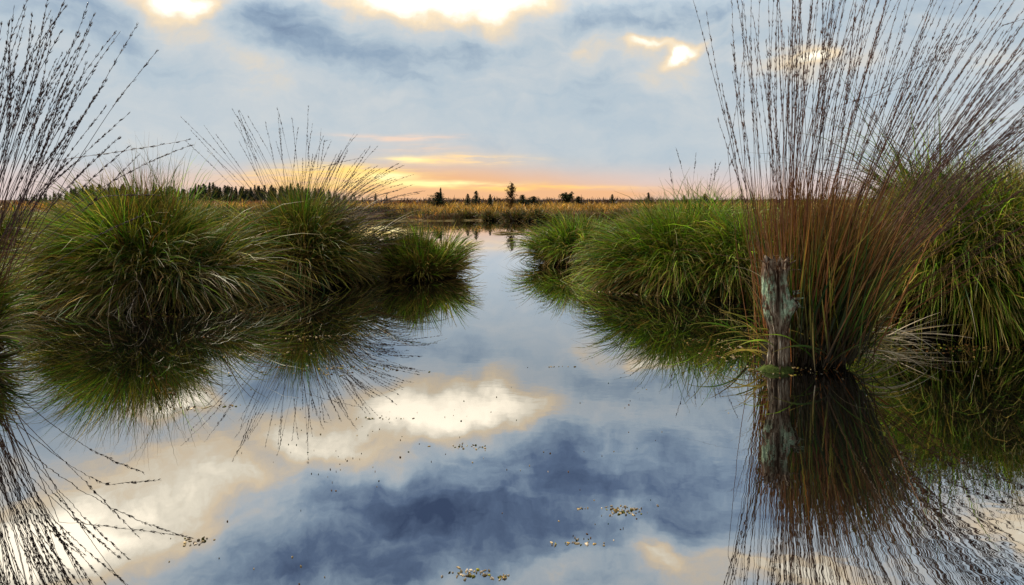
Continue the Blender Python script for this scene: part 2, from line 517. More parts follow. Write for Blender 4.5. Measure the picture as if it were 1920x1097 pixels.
def leaves(N, a, b, c, seed, L=(0.5, 0.8), kn=1.0, ku=0.6, kr=0.25, koff=0.18, grav=0.55, width=0.006, pal=None,
           zlo=0.0, zhi=1.0, S=7, clump=60, wind=(0, 0, 0), camside=0.35, tip=STRAW, palz=None, curl=0.07, tipf=0.14,
           mesh=True, geo=None, droopz=0.0, inplace=(0, 0, 0)):
    rng = np.random.default_rng(seed)
    p, n, z, off, lf, cid = sample_core(N, a, b, c, rng, zlo, zhi, clump, camside)
    d = n * kn + np.array([0, 0, ku]) + rng.normal(size=(N, 3)) * kr + off * koff
    Ls = rng.uniform(L[0], L[1], N) * lf
    g = grav * np.exp(rng.normal(size=N) * 0.3) * (1 + droopz * (1 - z))
    P = grow(p - n * 0.03, d, Ls, S, g, rng, curl, wind)
    P += np.array(inplace)
    col = pick(pal, N, rng)
    if palz is not None:       # low on the stool: dead leaf colours, browns and dark greens standing in for shade
        c2 = pick(palz[0], N, rng)
        k = (rng.uniform(size=N) < np.clip((palz[1] - z) / palz[2], 0, 1))[:, None]
        col = np.where(k, c2, col)
    ctone = np.exp(rng.normal(size=max(clump, 1)) * 0.30)
    if clump: col = col * ctone[cid][:, None]
    g_ = geo or Geo()
    ribbons(g_, P, width * rng.uniform(0.6, 1.35, N), col, np.array(tip) * np.ones((N, 1)), tipf, rng, basecol=(.022, .013, .006), basef=.5)  # brown sheath base, dark enough to put interior shade into the blade colour
    if mesh: return g_.mesh('leaves')
    return g_


def stems(curves, rad, seed, seedlen=0.36, spik=46, ssize=0.010, col=(.035, .012, .014), basecol=(.20, .085, .02), spread=0.006, sw=0.0018):
    """thin flowering stems (N,S+1,3) with spikelets on the upper part"""
    rng = np.random.default_rng(seed)
    N, S1, _ = curves.shape
    geo = Geo()
    t = np.linspace(0, 1, S1)
    dirs = unit(np.gradient(curves, axis=1))
    A = unit(np.cross(dirs, np.array([0.3, 0.9, 0.1])))
    B = np.cross(dirs, A)
    R = (rad * (1 - 0.65 * t))[None, :, None] * rng.uniform(0.75, 1.25, (N, 1, 1))
    ring = []
    for k in range(3):
        an = k * 2 * PI / 3
        ring.append(curves + (A * math.cos(an) + B * math.sin(an)) * R)
    V = np.stack(ring, 2)
    base = (np.arange(N) * S1 * 3)[:, None, None]; s = (np.arange(S1 - 1) * 3)[None, :, None]; k = np.arange(3)[None, None, :]
    k2 = (k + 1) % 3
    Q = np.stack([base + s + k, base + s + k2, base + s + 3 + k2, base + s + 3 + k], -1)
    f = np.clip(t * 2.2, 0, 1)[None, :, None, None]
    C = np.array(basecol) * (1 - f) + np.array(col) * f
    C = np.broadcast_to(C, (N, S1, 3, 3)) * np.exp(rng.normal(size=(N, 1, 1, 1)) * 0.3)
    geo.add(V, Q, c=C.reshape(-1, 3))
    if spik:
        # spikelets: slim three-sided spindles along the upper part of the stem
        u = 1 - seedlen * rng.uniform(0, 1, (N, spik)) ** 0.9 * rng.uniform(0.75, 1.1, (N, 1))
        # in little bundles with gaps between
        nb = 11
        u = u + 0.35 * seedlen / nb * (np.round(u * nb / seedlen) - u * nb / seedlen)
        u = np.clip(u, 0, 0.999)
        fi = u * (S1 - 1); i0 = np.floor(fi).astype(int); fr = (fi - i0)[..., None]
        rows = np.arange(N)[:, None]
        P = curves[rows, i0] * (1 - fr) + curves[rows, np.minimum(i0 + 1, S1 - 1)] * fr
        Dd = dirs[rows, i0]
        P = P + 0
        r = rng.normal(size=P.shape); r = unit(r - (r * Dd).sum(-1, keepdims=True) * Dd)
        P = P + r * spread * rng.uniform(0.1, 1.0, P.shape[:2] + (1,))
        Dd = unit(Dd + r * rng.uniform(0.1, 0.5, P.shape[:2] + (1,)))
        ls = ssize * rng.uniform(0.6, 1.6, P.shape[:2] + (1,)); ws = sw * rng.uniform(0.7, 1.4, P.shape[:2] + (1,))
        r2 = np.cross(Dd, r)
        pts = [P - Dd * ls * 0.5, P + r * ws, P + (-0.5 * r + 0.87 * r2) * ws, P + (-0.5 * r - 0.87 * r2) * ws, P + Dd * ls]
        V = np.stack(pts, 2).reshape(-1, 5, 3)
        b = (np.arange(len(V)) * 5)[:, None, None]
        tri = np.array([[0, 2, 1], [0, 3, 2], [0, 1, 3], [4, 1, 2], [4, 2, 3], [4, 3, 1]])[None]
        C = np.array(col) * np.exp(rng.normal(size=(len(V), 1)) * 0.35)
        geo.add(V.reshape(-1, 3), t=(b + tri).reshape(-1, 3), c=np.repeat(C, 5, 0))
    return geo.mesh('flower_stems')


def fan(N, seed, base_r, L, lean, depth=0.15, bend=0.25, zb=(0.0, 0.2), S=14, xb=None, exp_=1.0, sag=0.0, kinks=0.025):
    """curved stems fanning out in x; lean = (min,max) degrees from vertical, bend = extra outward curve"""
    rng = np.random.default_rng(seed)
    u = rng.uniform(size=N) ** exp_
    th = np.radians(lean[0] + (lean[1] - lean[0]) * u)
    ph = rng.normal(size=N) * depth
    d = np.stack([np.sin(th), np.sin(ph), np.cos(th)], -1); d = unit(d)
    if xb is None: bx = rng.uniform(-1, 1, N) * base_r * 0.5 + np.sin(th) * base_r * 0.6
    else: bx = xb[0] + (xb[1] - xb[0]) * u + rng.normal(size=N) * base_r * 0.15
    p0 = np.stack([bx, rng.normal(size=N) * base_r * 0.45, rng.uniform(*zb, N)], -1)
    Ls = rng.uniform(*L, N)
    P = np.empty((N, S + 1, 3)); P[:, 0] = p0
    bd = np.stack([np.sin(th) * bend, np.zeros(N), -np.abs(np.sin(th)) * (bend + sag)], -1) + rng.normal(size=(N, 3)) * 0.055
    kink = np.where(rng.uniform(size=N) < kinks, rng.integers(S // 3, S - 1, N), -1)
    kd = np.stack([np.where(rng.uniform(size=N) < .2, -1, 1) * rng.uniform(.2, .8, N), rng.normal(size=N) * .3, rng.uniform(-.9, -.1, N)], -1)
    for k in range(S):
        P[:, k + 1] = P[:, k] + d * (Ls / S)[:, None]
        d = np.where((kink == k)[:, None], unit(d + kd), d)
        d = unit(d + rng.normal(size=(N, 3)) * 0.016)
        d = unit(d + bd * (1.8 / S))
    return P


# --- left mound --------------------------------------------------------------------------------
G_TUS = 'tussocks of moor grass standing in the water'
PAL_A = [(GREEN, 3), (OLIVE, 4), (LIME, 1.6), (YEL, .9), (ORANGE, .5), (DGREEN, 2)]
x, y, _ = at(282, 5.5)
t = empty('grass_tussock', (x, y, 0), 'broad rounded green tussock with pale dead leaves hanging down its front, left of the pond', 'grass tussock', G_TUS)
t.scale = (1, 1, .93)
link('peat_stool', core_mesh(.58, .52, .44, 1), M_PEAT, t)
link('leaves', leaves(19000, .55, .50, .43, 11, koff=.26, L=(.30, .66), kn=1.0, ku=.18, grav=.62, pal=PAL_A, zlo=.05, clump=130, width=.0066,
                      palz=([(OLIVE, 2), (TAN, .8), (STRAW, 1.2), (BROWN, 4), (DGREEN, 4)], .5, .5), droopz=.3), M_LEAF, t)  # dead leaf tones, with brown and dark green painting the shaded lower part
link('upright_leaves', leaves(1000, .36, .36, .44, 12, L=(.34, .60), kn=.25, ku=1.0, kr=.16, grav=.14, pal=[(GREEN, 2), (RUST, 2), (ORANGE, 1), (OLIVE, 2)],
                       zlo=.75, clump=30, width=.004, tip=(.22, .10, .04), tipf=.6, koff=.08), M_LEAF, t)
link('dead_leaves', leaves(1700, .66, .60, .44, 13, L=(.22, .48), kn=.7, ku=-.1, kr=.35, grav=.9, pal=[(TAN, 3), (PALE, 2), (BROWN, 2), (STRAW, 2)],
                    zlo=.0, zhi=.65, clump=40, width=.0055, camside=.8, tip=TAN), M_DEAD, t)

# --- second mound behind, with flower stems ------------------------------------------------------
x, y, _ = at(565, 6.5)
t = empty('grass_tussock', (x, y, 0), 'dark tussock with tall arching flower stems, just right of the broad rounded mound', 'grass tussock', G_TUS)
t.scale = (1, 1, .96)
link('peat_stool', core_mesh(.40, .44, .36, 2), M_PEAT, t)
link('leaves', leaves(9500, .36, .40, .38, 21, koff=.3, L=(.34, .64), kn=1.0, ku=.36, grav=.85, width=.0078, pal=[(GREEN, 2), (OLIVE, 4), (YEL, 1), (BROWN, 1.5), (DGREEN, 2)],
                      clump=80, zlo=.05, palz=([(BROWN, 3), (DGREEN, 3), (STRAW, 1), (OLIVE, 2)], .6, .5)), M_LEAF, t)  # dark low mix: dead leaves plus shade put into their colour
link('upright_leaves', leaves(900, .30, .3, .38, 22, L=(.40, .62), kn=.3, ku=1.0, kr=.15, grav=.15, pal=[(GREEN, 4), (LIME, 1), (OLIVE, 2)],
                       zlo=.7, clump=20, width=.004, tip=STRAW), M_LEAF, t)
cv = np.concatenate([fan(95, 23, .24, (.75, 1.20), (5, 66), .25, .40, (.38, .45)),
                     fan(20, 24, .25, (1.0, 1.45), (-40, 12), .12, .10, (.35, .5)), fan(7, 26, .25, (1.25, 1.6), (-42, -22), .1, .05, (.35, .5))])
link('flower_stems', stems(cv, .0021, 25, spik=40, seedlen=.34, ssize=.014, sw=.0018, spread=.004), M_STEM, t)

# --- small tussock in the middle -----------------------------------------------------------------
x, y, _ = at(783, 7.0)
t = empty('grass_tussock', (x, y, 0), 'smallest green tussock standing alone in the middle of the water', 'grass tussock', G_TUS)
link('peat_stool', core_mesh(.38, .30, .12, 3), M_PEAT, t)
link('leaves', leaves(6200, .34, .28, .13, 31, L=(.18, .38), kn=1.0, ku=.55, grav=.50, pal=[(GREEN, 3), (LIME, 2.2), (OLIVE, 2), (YEL, .5)],
                      clump=45, zlo=.0, palz=([(BROWN, 2), (STRAW, 2.5), (OLIVE, 2)], .5, .5), width=.0085), M_LEAF, t)
link('upright_leaves', leaves(420, .28, .2, .2, 32, L=(.25, .40), kn=.4, ku=1.0, kr=.25, grav=.2, pal=[(GREEN, 2), (STRAW, 2), (OLIVE, 2)], zlo=.5, clump=20,
                       width=.0035, tip=STRAW), M_LEAF, t)

# --- right hand bank of tussocks -----------------------------------------------------------------
PAL_R = [(GREEN, 3), (LIME, 3.4), (OLIVE, 1.8), (YEL, .7), (DGREEN, 1)]
RIGHT = [
    # px, d, core (a,b,c), N, L, seed, label
    (1084, 8.6, (.40, .34, .22), 5200, (.30, .58), 41, 'low dark green tussock at the far end of the right bank'),
    (1262, 6.35, (.44, .46, .22), 12000, (.40, .70), 42, 'bright green rounded tussock at the front of the right bank, its leaves sweeping down'),
    (1410, 5.95, (.46, .42, .24), 9500, (.40, .68), 43, 'bright green tussock close behind the left edge of the stump'),
    (1340, 7.5, (.56, .40, .26), 5200, (.40, .62), 44, 'green tussock rising behind the front row of the right bank'),
]
for (px, d, (a, b, c), N, L, sd_, lab) in RIGHT:
    x, y, _ = at(px, d)
    t = empty('grass_tussock', (x, y, 0), lab, 'grass tussock', G_TUS)
    t.scale = (1, 1, .87)
    link('peat_stool', core_mesh(a * 1.05, b * 1.05, c, sd_), M_PEAT, t)
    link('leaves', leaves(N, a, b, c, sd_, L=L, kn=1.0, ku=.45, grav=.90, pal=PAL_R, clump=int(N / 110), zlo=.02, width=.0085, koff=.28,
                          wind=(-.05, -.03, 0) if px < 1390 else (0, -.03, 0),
                          palz=([(BROWN, 3), (STRAW, 1), (OLIVE, 1), (DGREEN, 3)], .45, .5)), M_LEAF, t)  # lower leaves coloured darker for shade near the water, some truly dead
    link('upright_leaves', leaves(N // 12, a * .8, b * .8, c, sd_ + 100, L=(L[0] * .75, L[1] * .85), kn=.3, ku=1.0, kr=.2, grav=.2,
                                  pal=[(GREEN, 3), (LIME, 1), (STRAW, 1)], zlo=.6, clump=20, width=.0036, tip=STRAW), M_LEAF, t)
    link('dead_leaves', leaves(N // 11, a * 1.08, b * 1.08, c, sd_ + 200, L=(.14, .32), kn=.8, ku=-.1, kr=.35, grav=.9, pal=[(TAN, 1), (BROWN, 3), (STRAW, 2)],
                               zlo=0, zhi=.6, clump=30, width=.0055, camside=.8, tip=TAN), M_DEAD, t)

# --- the tall plume -------------------------------------------------------------------------------
x, y, _ = at(1503, 3.25)
t = empty('grass_tussock', (x, y, 0), 'tall rusty tussock right behind the stump, with a huge fan of dark flower stems', 'grass tussock', G_TUS)
link('peat_stool', core_mesh(.20, .17, .16, 5), M_PEAT, t)
rng = np.random.default_rng(50)
g_ = Geo()
def plume_leaves(N, seed, L, lean, pal, width, r=(.25), zb=(0, .12), bend=.25, depth=.22, tip=STRAW, tipf=.4, S=9, sag=.1):
    P = fan(N, seed, r, L, lean, depth, bend, zb, S, sag=sag)
    rg = np.random.default_rng(seed + 500)
    ribbons(g_, P, width * rg.uniform(.6, 1.4, N), pick(pal, N, rg), np.array(tip) * np.ones((N, 1)), tipf, rg, basecol=(.022, .013, .006), basef=.45)  # sheath brown at the base doubles as painted shade inside the clump
plume_leaves(1250, 51, (.45, .88), (-7, 24), [(RUST, 4), (ORANGE, 1.5), (BROWN, 4), (OLIVE, 3), (GREEN, 2), (DGREEN, 4)], .0060, tip=(.20, .08, .02), tipf=.4, bend=.12, sag=0)
plume_leaves(1250, 52, (.35, .68), (2, 27), [(GREEN, 3), (DGREEN, 7), (OLIVE, 1.5), (BROWN, 3)], .0066, bend=.14, sag=.05, tipf=.2)
plume_leaves(420, 58, (.25, .55), (-8, 24), [(OLIVE, 4), (GREEN, 3), (STRAW, 2)], .0062, bend=.2, sag=.1)
plume_leaves(170, 53, (.15, .36), (-50, 62), [(GREEN, 3), (LIME, 2), (YEL, 1.5), (OLIVE, 3)], .0065, bend=.5, sag=.5)
plume_leaves(300, 54, (.55, .95), (-8, 32), [(ORANGE, 2), (RUST, 3), (OLIVE, 1)], .0045, tip=(.3, .13, .03), bend=.14, sag=0)
link('leaves', g_.mesh('leaves'), M_LEAF, t)
g_ = Geo()
plume_leaves(26, 56, (.3, .55), (50, 88), [(PALE, 3), (TAN, 3)], .005, zb=(.02, .10), bend=.4, sag=.8, tip=PALE)
plume_leaves(50, 57, (.3, .5), (-30, 50), [(PALE, 1), (TAN, 3), (STRAW, 3)], .0045, zb=(.0, .3), bend=.5, sag=1.2, tip=TAN)
link('dead_leaves', g_.mesh('dead_leaves'), M_DEAD, t)
cv = np.concatenate([
    fan(46, 61, .2, (1.25, 1.95), (-8, 3), .07, .05, (0, .1), 18, xb=(-.17, .0)),
    fan(165, 62, .2, (1.45, 2.1), (-1, 38), .10, .14, (0, .1), 18, xb=(-.12, .13)),
    fan(66, 63, .2, (1.3, 1.9), (26, 50), .12, .20, (0, .1), 18, xb=(.0, .17), sag=.08),
    fan(12, 64, .2, (.8, 1.3), (-14, 40), .15, .30, (0, .1), 18, xb=(-.1, .1))])
link('flower_stems', stems(cv, .0021, 65, spik=84, seedlen=.42, ssize=.011, sw=.0013, spread=.0032, basecol=(.30, .10, .02), col=(.062, .022, .012)), M_STEM, t)

# --- big tussock at the right edge ----------------------------------------------------------------
x, y, _ = at(1845, 4.5)
t = empty('grass_tussock', (x, y, 0), 'large green tussock with long leaves hanging straight down, at the right edge', 'grass tussock', G_TUS)
link('peat_stool', core_mesh(.66, .58, .50, 6), M_PEAT, t)
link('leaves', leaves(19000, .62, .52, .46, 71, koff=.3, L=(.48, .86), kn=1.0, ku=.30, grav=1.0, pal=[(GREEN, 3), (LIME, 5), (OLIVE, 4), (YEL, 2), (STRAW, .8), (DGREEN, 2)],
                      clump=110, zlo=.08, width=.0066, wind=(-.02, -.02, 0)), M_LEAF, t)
link('upright_leaves', leaves(1100, .5, .45, .46, 72, L=(.28, .50), kn=.35, ku=1.0, kr=.25, grav=.16, pal=[(GREEN, 2), (DGREEN, 3), (BROWN, 1), (OLIVE, 2)],
                       zlo=.65, clump=40, width=.0042, tip=(.12, .06, .03), tipf=.5), M_LEAF, t)
link('dead_leaves', leaves(900, .6, .52, .6, 73, L=(.35, .6), kn=.8, ku=.3, kr=.35, grav=.8, pal=[(TAN, 3), (ORANGE, 2), (STRAW, 2)],
                    zlo=.3, zhi=.95, clump=30, width=.005, camside=.8, tip=TAN), M_DEAD, t)

# --- the near tussock at the left edge --------------------------------------------------------------
x, y, _ = at(-80, 3.45)
t = empty('grass_tussock', (x, y, 0), 'near tussock cut off by the left edge, with tall dark flower stems leaning right', 'grass tussock', G_TUS)
link('peat_stool', core_mesh(.18, .2, .14, 7), M_PEAT, t)
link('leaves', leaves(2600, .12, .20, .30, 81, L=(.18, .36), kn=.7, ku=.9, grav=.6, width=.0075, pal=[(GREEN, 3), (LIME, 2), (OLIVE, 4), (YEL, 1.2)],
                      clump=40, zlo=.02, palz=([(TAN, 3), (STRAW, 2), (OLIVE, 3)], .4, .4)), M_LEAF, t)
cv = np.concatenate([
    fan(95, 82, .18, (1.15, 1.72), (0, 24), .12, .10, (.1, .25), 18, xb=(-.05, .10)),
    fan(14, 83, .18, (.95, 1.35), (20, 44), .15, .25, (.1, .25), 18, xb=(.0, .12)),
    fan(20, 84, .18, (1.1, 1.6), (-20, 3), .12, .10, (.1, .25), 18)])
link('flower_stems', stems(cv, .0024, 85, spik=80, seedlen=.34, ssize=.012, sw=.0018, spread=.0042), M_STEM, t)

# --- marsh tussocks that fill both sides behind ----------------------------------------------------
FILL = [
    # px, d, scale, label, palette
    (30, 7.8, .8, 'olive tussock at the left edge, seen behind the flower stems', 0), (150, 8.8, .78, 'olive tussock behind the left shoulder of the broad rounded mound', 0),
    (410, 8.8, .8, 'green tussock peeping out between the two big left mounds', 0),
    (655, 6.75, .42, 'low fringe of leaves on the water between the arching stem tussock and the smallest one', 0),
    (1490, 8.2, .85, 'green tussock far behind the stump, seen through the rusty leaves', 1),
    (1590, 6.9, .78, 'olive tussock seen through the right part of the flower stem fan', 2),
    (1725, 5.9, .72, 'olive and tan tussock between the rusty plume and the right edge mound', 2), (1740, 7.6, .82, 'brown tipped tussock behind the gap at the right', 2),
    (1420, 10.2, 1.0, 'hazy green tussock on the skyline left of the flower stem fan', 1), (1230, 9.8, .9, 'small green tussock on the skyline above the right bank', 1),
    (1640, 10.5, .85, 'yellowish tussock on the skyline behind the flower stem fan', 2), (1880, 7.6, .95, 'tussock behind the large one at the right edge', 2),
]
PALF = [PAL_A, PAL_R, [(OLIVE, 4), (STRAW, 2.5), (GREEN, 2), (TAN, 1), (ORANGE, 1), (BROWN, 1)]]
for i, (px, d, s, lab, pi_) in enumerate(FILL):
    x, y, _ = at(px, d)
    z0 = 0.0
    t = empty('grass_tussock', (x, y, z0), lab, 'grass tussock', G_TUS)
    c = .32 if d < 9 else .30
    link('peat_stool', core_mesh(.5 * s, .42 * s, c * s, 90 + i), M_PEAT, t)
    link('leaves', leaves(5000 if d < 8 else 3400, .46 * s, .40 * s, c * s, 90 + i, L=(.36 * s, .66 * s), kn=1.0, ku=.4, grav=.75, pal=PALF[pi_], clump=50,
                          zlo=.03, width=.0085 if d < 8 else .0105, camside=.5,
                          palz=([(BROWN, 1), (STRAW, 2), (OLIVE, 3)], .3, .4)), M_LEAF, t)
    link('upright_leaves', leaves(380, .36 * s, .3 * s, c * s, 190 + i, L=(.30 * s, .50 * s), kn=.3, ku=1.0, kr=.2, grav=.15,
                                  pal=[(GREEN, 3), (STRAW, 2), (OLIVE, 1)], zlo=.6, clump=16, width=.004, tip=STRAW), M_LEAF, t)

# a few lone flower stems on the skyline over the right bank
x, y, _ = at(1310, 6.6)
cv = np.array(fan(7, 131, .25, (.62, 1.0), (-16, 18), .1, .1, (.38, .42)))
o = link('flower_stems', stems(cv, .0018, 132, spik=20, seedlen=.3, ssize=.014, sw=.0028), M_STEM, None, (x, y, 0))
tag(o, 'few lone dark flower stems sticking up from the right bank against the sky', 'grass stems')


# ------------------------------------------------------------------ the weathered stump
def stump():
    na, nh = 120, 150
    Ht = .50
    V = np.zeros((nh + 1, na, 3)); C = np.zeros((nh + 1, na, 3))
    for j in range(nh + 1):
        h = j / nh
        for i in range(na):
            th = i / na * 2 * PI
            cx, sx = math.cos(th), math.sin(th)
            # outline: foot, waist, bulge to the right at 55 %, knobbly head
            r = .044 + .009 * math.exp(-((h - .0) / .10) ** 2)
            r -= .005 * math.exp(-((h - .35) / .12) ** 2)
            r += .012 * math.exp(-((h - .62) / .16) ** 2)
            r += .040 * math.exp(-((h - .64) / .065) ** 2) * max(0, math.cos(th + .35)) ** 2      # broken bulge on the right
            r += .012 * math.exp(-((h - .72) / .18) ** 2) * max(0, -cx)
            r += .006 * math.exp(-((h - .95) / .08) ** 2)
            # long vertical ridges and cracks
            q = Vector((cx * 2.4, sx * 2.4, h * 1.3))
            rid = mnoise.noise(q * 1.0) * .012 + mnoise.noise(Vector((cx * 6, sx * 6, h * 2.2 + 4))) * .014
            rid += abs(mnoise.noise(Vector((cx * 13, sx * 13, h * 3.5 + 9)))) * -.020 + mnoise.noise(Vector((cx * 22, sx * 22, h * 14))) * .005
            rid += mnoise.noise(Vector((cx * 4, sx * 4, h * 22))) * .003
            # deep dark groove facing the viewer, running up to the head
            gth = -PI / 2 - .15 + .35 * (h - .5)
            dth = (th - gth + PI) % (2 * PI) - PI
            gro = math.exp(-(dth / .16) ** 2) * smoothf(.35, .62, h) * .024
            # hole in the head, upper left
            hth = -PI / 2 - .55
            d2 = (th - hth + PI) % (2 * PI) - PI
            hole = math.exp(-(d2 / .30) ** 2 - ((h - .90) / .045) ** 2) * .030
            rr = max(.008, r + rid - gro - hole)
            top = 1.0 + .10 * mnoise.noise(Vector((cx * 1.8, sx * 1.8, 7))) + .10 * mnoise.noise(Vector((cx * 6, sx * 6, 3)))
            z = h * Ht * (1 + (top - 1) * h ** 3)
            lx = .010 * math.sin(h * 5.0) + .010 * h
            V[j, i] = (rr * cx + lx, rr * sx * .85, z - .03)
    V = V.reshape(-1, 3).tolist(); Q = []
    for j in range(nh):
        for i in range(na):
            Q.append((j * na + i, j * na + (i + 1) % na, (j + 1) * na + (i + 1) % na, (j + 1) * na + i))
    # hollow rotten top: rings going inward and down
    last = nh * na; prev = last
    for k in range(1, 7):
        st = len(V)
        f = 1 - k / 7.0
        for i in range(na):
            vx, vy, vz = V[last + i]
            th = i / na * 2 * PI
            jag = .012 * mnoise.noise(Vector((math.cos(th) * 5, math.sin(th) * 5, k * .8)))
            V.append((vx * f + .008 * (1 - f), vy * f, vz - .05 * (1 - f) ** .6 * (1 + .8 * math.sin(th * 2)) + jag))
        for i in range(na):
            Q.append((prev + i, prev + (i + 1) % na, st + (i + 1) % na, st + i))
        prev = st
    ctr = len(V); V.append((.008, 0, V[prev][2] - .01))
    Tn = [(prev + i, prev + (i + 1) % na, ctr) for i in range(na)]
    me = mesh_np('weathered_wood', V, Q, Tn)
    m, t, out = mat_new('stump_wood')
    tc_ = t.n.new('ShaderNodeTexCoord'); P = tc_.outputs['Object']
    st_ = t.vm('MULTIPLY', P, (1.0, 1.0, 0.10))
    n1 = t.noise(st_, 75, 7, .72, .5)
    n2 = t.noise(t.vm('MULTIPLY', P, (1, 1, .3)), 16, 5, .6, .6)
    wood = t.ramp(n1, [(.36, (.010, .006, .004, 1)), (.46, (.075, .042, .026, 1)), (.55, (.32, .25, .18, 1)), (.66, (.62, .56, .46, 1))])
    wood = t.mix(t.mapr(n2, .46, .62, 0, .75, True), wood, (.085, .035, .016, 1))
    sp_ = t.n.new('ShaderNodeSeparateXYZ'); t.l.new(P, sp_.inputs[0])
    band = t.m('MULTIPLY', t.mapr(sp_.outputs[2], .20, .27, 0, 1, True), t.mapr(sp_.outputs[2], .46, .38, 0, 1, True))
    ln = t.noise(t.vm('MULTIPLY', P, (1, 1, .5)), 34, 6, .65, .3)
    side = t.m('ABSOLUTE', t.m('ADD', sp_.outputs[0], t.m('MULTIPLY_ADD', sp_.outputs[2], -.02, 0.012)))
    band = t.m('MULTIPLY', band, t.mapr(side, .006, .020, .0, 1, True))
    lich = t.m('MULTIPLY', t.m('MULTIPLY', band, t.mapr(ln, .46, .52, 0, 1, True)), t.mapr(n1, .40, .50, .15, 1, True))
    wood = t.mix(t.m('MULTIPLY', lich, .9), wood, t.ramp(t.noise(P, 90, 4, .6), [(.35, (.16, .24, .15, 1)), (.65, (.42, .56, .40, 1))]))
    wet = t.mapr(sp_.outputs[2], .055, .005, 0, .85, True)
    wood = t.mix(wet, wood, (.022, .018, .010, 1))
    p = t.n.new('ShaderNodeBsdfPrincipled'); t.l.new(wood, p.inputs['Base Color'])
    p.inputs['Roughness'].default_value = .85; p.inputs['Specular IOR Level'].default_value = .2
    b = t.n.new('ShaderNodeBump'); b.inputs['Strength'].default_value = .9; b.inputs['Distance'].default_value = .006
    t.l.new(n1, b.inputs['Height']); t.l.new(b.outputs[0], p.inputs['Normal'])
    t.l.new(p.outputs[0], out.inputs[0])
    x, y, _ = at(1455, 3.05)
    root = empty('tree_stump', (x, y, 0), 'weathered grey stump with green lichen and a jagged top, standing in the water', 'stump')
    link('weathered_wood', me, m, root)
    # splinters round the broken head and on the bulge
    rg = np.random.default_rng(5)
    g = Geo()
    sp = []
    for k in range(26):
        th = rg.uniform(0, 2 * PI); z = .47 + rg.uniform(-.03, .03)
        p0 = np.array([.012 + .045 * math.cos(th), .04 * math.sin(th), z]); d = np.array([math.cos(th) * .5, math.sin(th) * .4, rg.uniform(.2, 1.0)])
        sp.append((p0, d, rg.uniform(.018, .045), rg.uniform(.003, .008)))
    for k in range(9):
        sp.append((np.array([.075, -.02 + rg.uniform(-.02, .03), .325 + rg.uniform(-.035, .03)]), np.array([1, rg.uniform(-.5, .2), rg.uniform(-.4, .5)]), rg.uniform(.018, .04), rg.uniform(.004, .008)))
    sp.append((np.array([.055, -.02, .452]), np.array([1, -.2, .05]), .045, .004))
    for p0, d, L, wd in sp:
        d = d / np.linalg.norm(d); a_ = np.cross(d, [0.2, .9, .1]); a_ /= np.linalg.norm(a_); b_ = np.cross(d, a_)
        pts = []
        for s, f in ((-.3, 1), (.4, .8), (1.0, .15)):
            for k in range(4):
                an = k * PI / 2 + .4
                pts.append(p0 + d * L * s + (a_ * math.cos(an) + b_ * math.sin(an) * .6) * wd * f)
        q = [(r * 4 + k, r * 4 + (k + 1) % 4, r * 4 + 4 + (k + 1) % 4, r * 4 + 4 + k) for r in range(2) for k in range(4)] + [(8, 9, 10, 11)]
        g.add(np.array(pts), q)
    link('splinters', g.mesh('splinters', False), m, root)
    # moss cushion at the foot
    mm = mat_rough('moss', (.02, .035, .008), (.10, .13, .03), 40)
    mo = core_mesh(.10, .075, .028, 33, 40, 8)
    link('moss', mo, mm, root, (0, 0, .004))


def smoothf(a, b, x):
    t = min(1, max(0, (x - a) / (b - a))); return t * t * (3 - 2 * t)


stump()


# ------------------------------------------------------------------ far bank: grass, heather
def scatter_grass(name, N, xr, yr, L, width, pal, label, cat, seed, hfun, grav=.35, zoff=0, S=4, lean=.3, keep=None, clumps=None, yoff=None):
    rng = np.random.default_rng(seed)
    if clumps:
        cx = rng.uniform(*xr, clumps); cy = rng.uniform(*yr, clumps); r = rng.uniform(.15, .5, clumps); hh = rng.uniform(.7, 1.25, clumps)
        ci = rng.integers(0, clumps, N)
        ox, oy = rng.normal(size=N), rng.normal(size=N)
        X_ = cx[ci] + ox * r[ci] * .6; Y_ = cy[ci] + oy * r[ci] * .6
        dd = np.stack([ox * .5, oy * .5, np.ones(N)], -1) + rng.normal(size=(N, 3)) * lean * .5
        Lm = hh[ci]; tone = np.exp(rng.normal(size=clumps) * .28)[ci]
    else:
        X_ = rng.uniform(*xr, N); Y_ = rng.uniform(*yr, N)
        if yoff: Y_ = shore(X_) + rng.uniform(*yoff, N)
        dd = np.stack([rng.normal(size=N) * lean, rng.normal(size=N) * lean, np.ones(N)], -1); Lm = np.ones(N); tone = np.ones(N)
    if keep is not None:
        k = keep(X_, Y_); X_, Y_, dd, Lm, tone = X_[k], Y_[k], dd[k], Lm[k], tone[k]
    N = len(X_)
    Z_ = hfun(X_, Y_)
    P = grow(np.stack([X_, Y_, Z_ + zoff], -1), dd, rng.uniform(*L, N) * Lm, S, np.full(N, grav), rng, .06, zmin=-5)
    g = Geo()
    ribbons(g, P, width * rng.uniform(.6, 1.4, N), pick(pal, N, rng) * tone[:, None], None, .3, rng)
    o = link(name, g.mesh(name), M_LEAF)
    return tag(o, label, cat, kind='stuff')


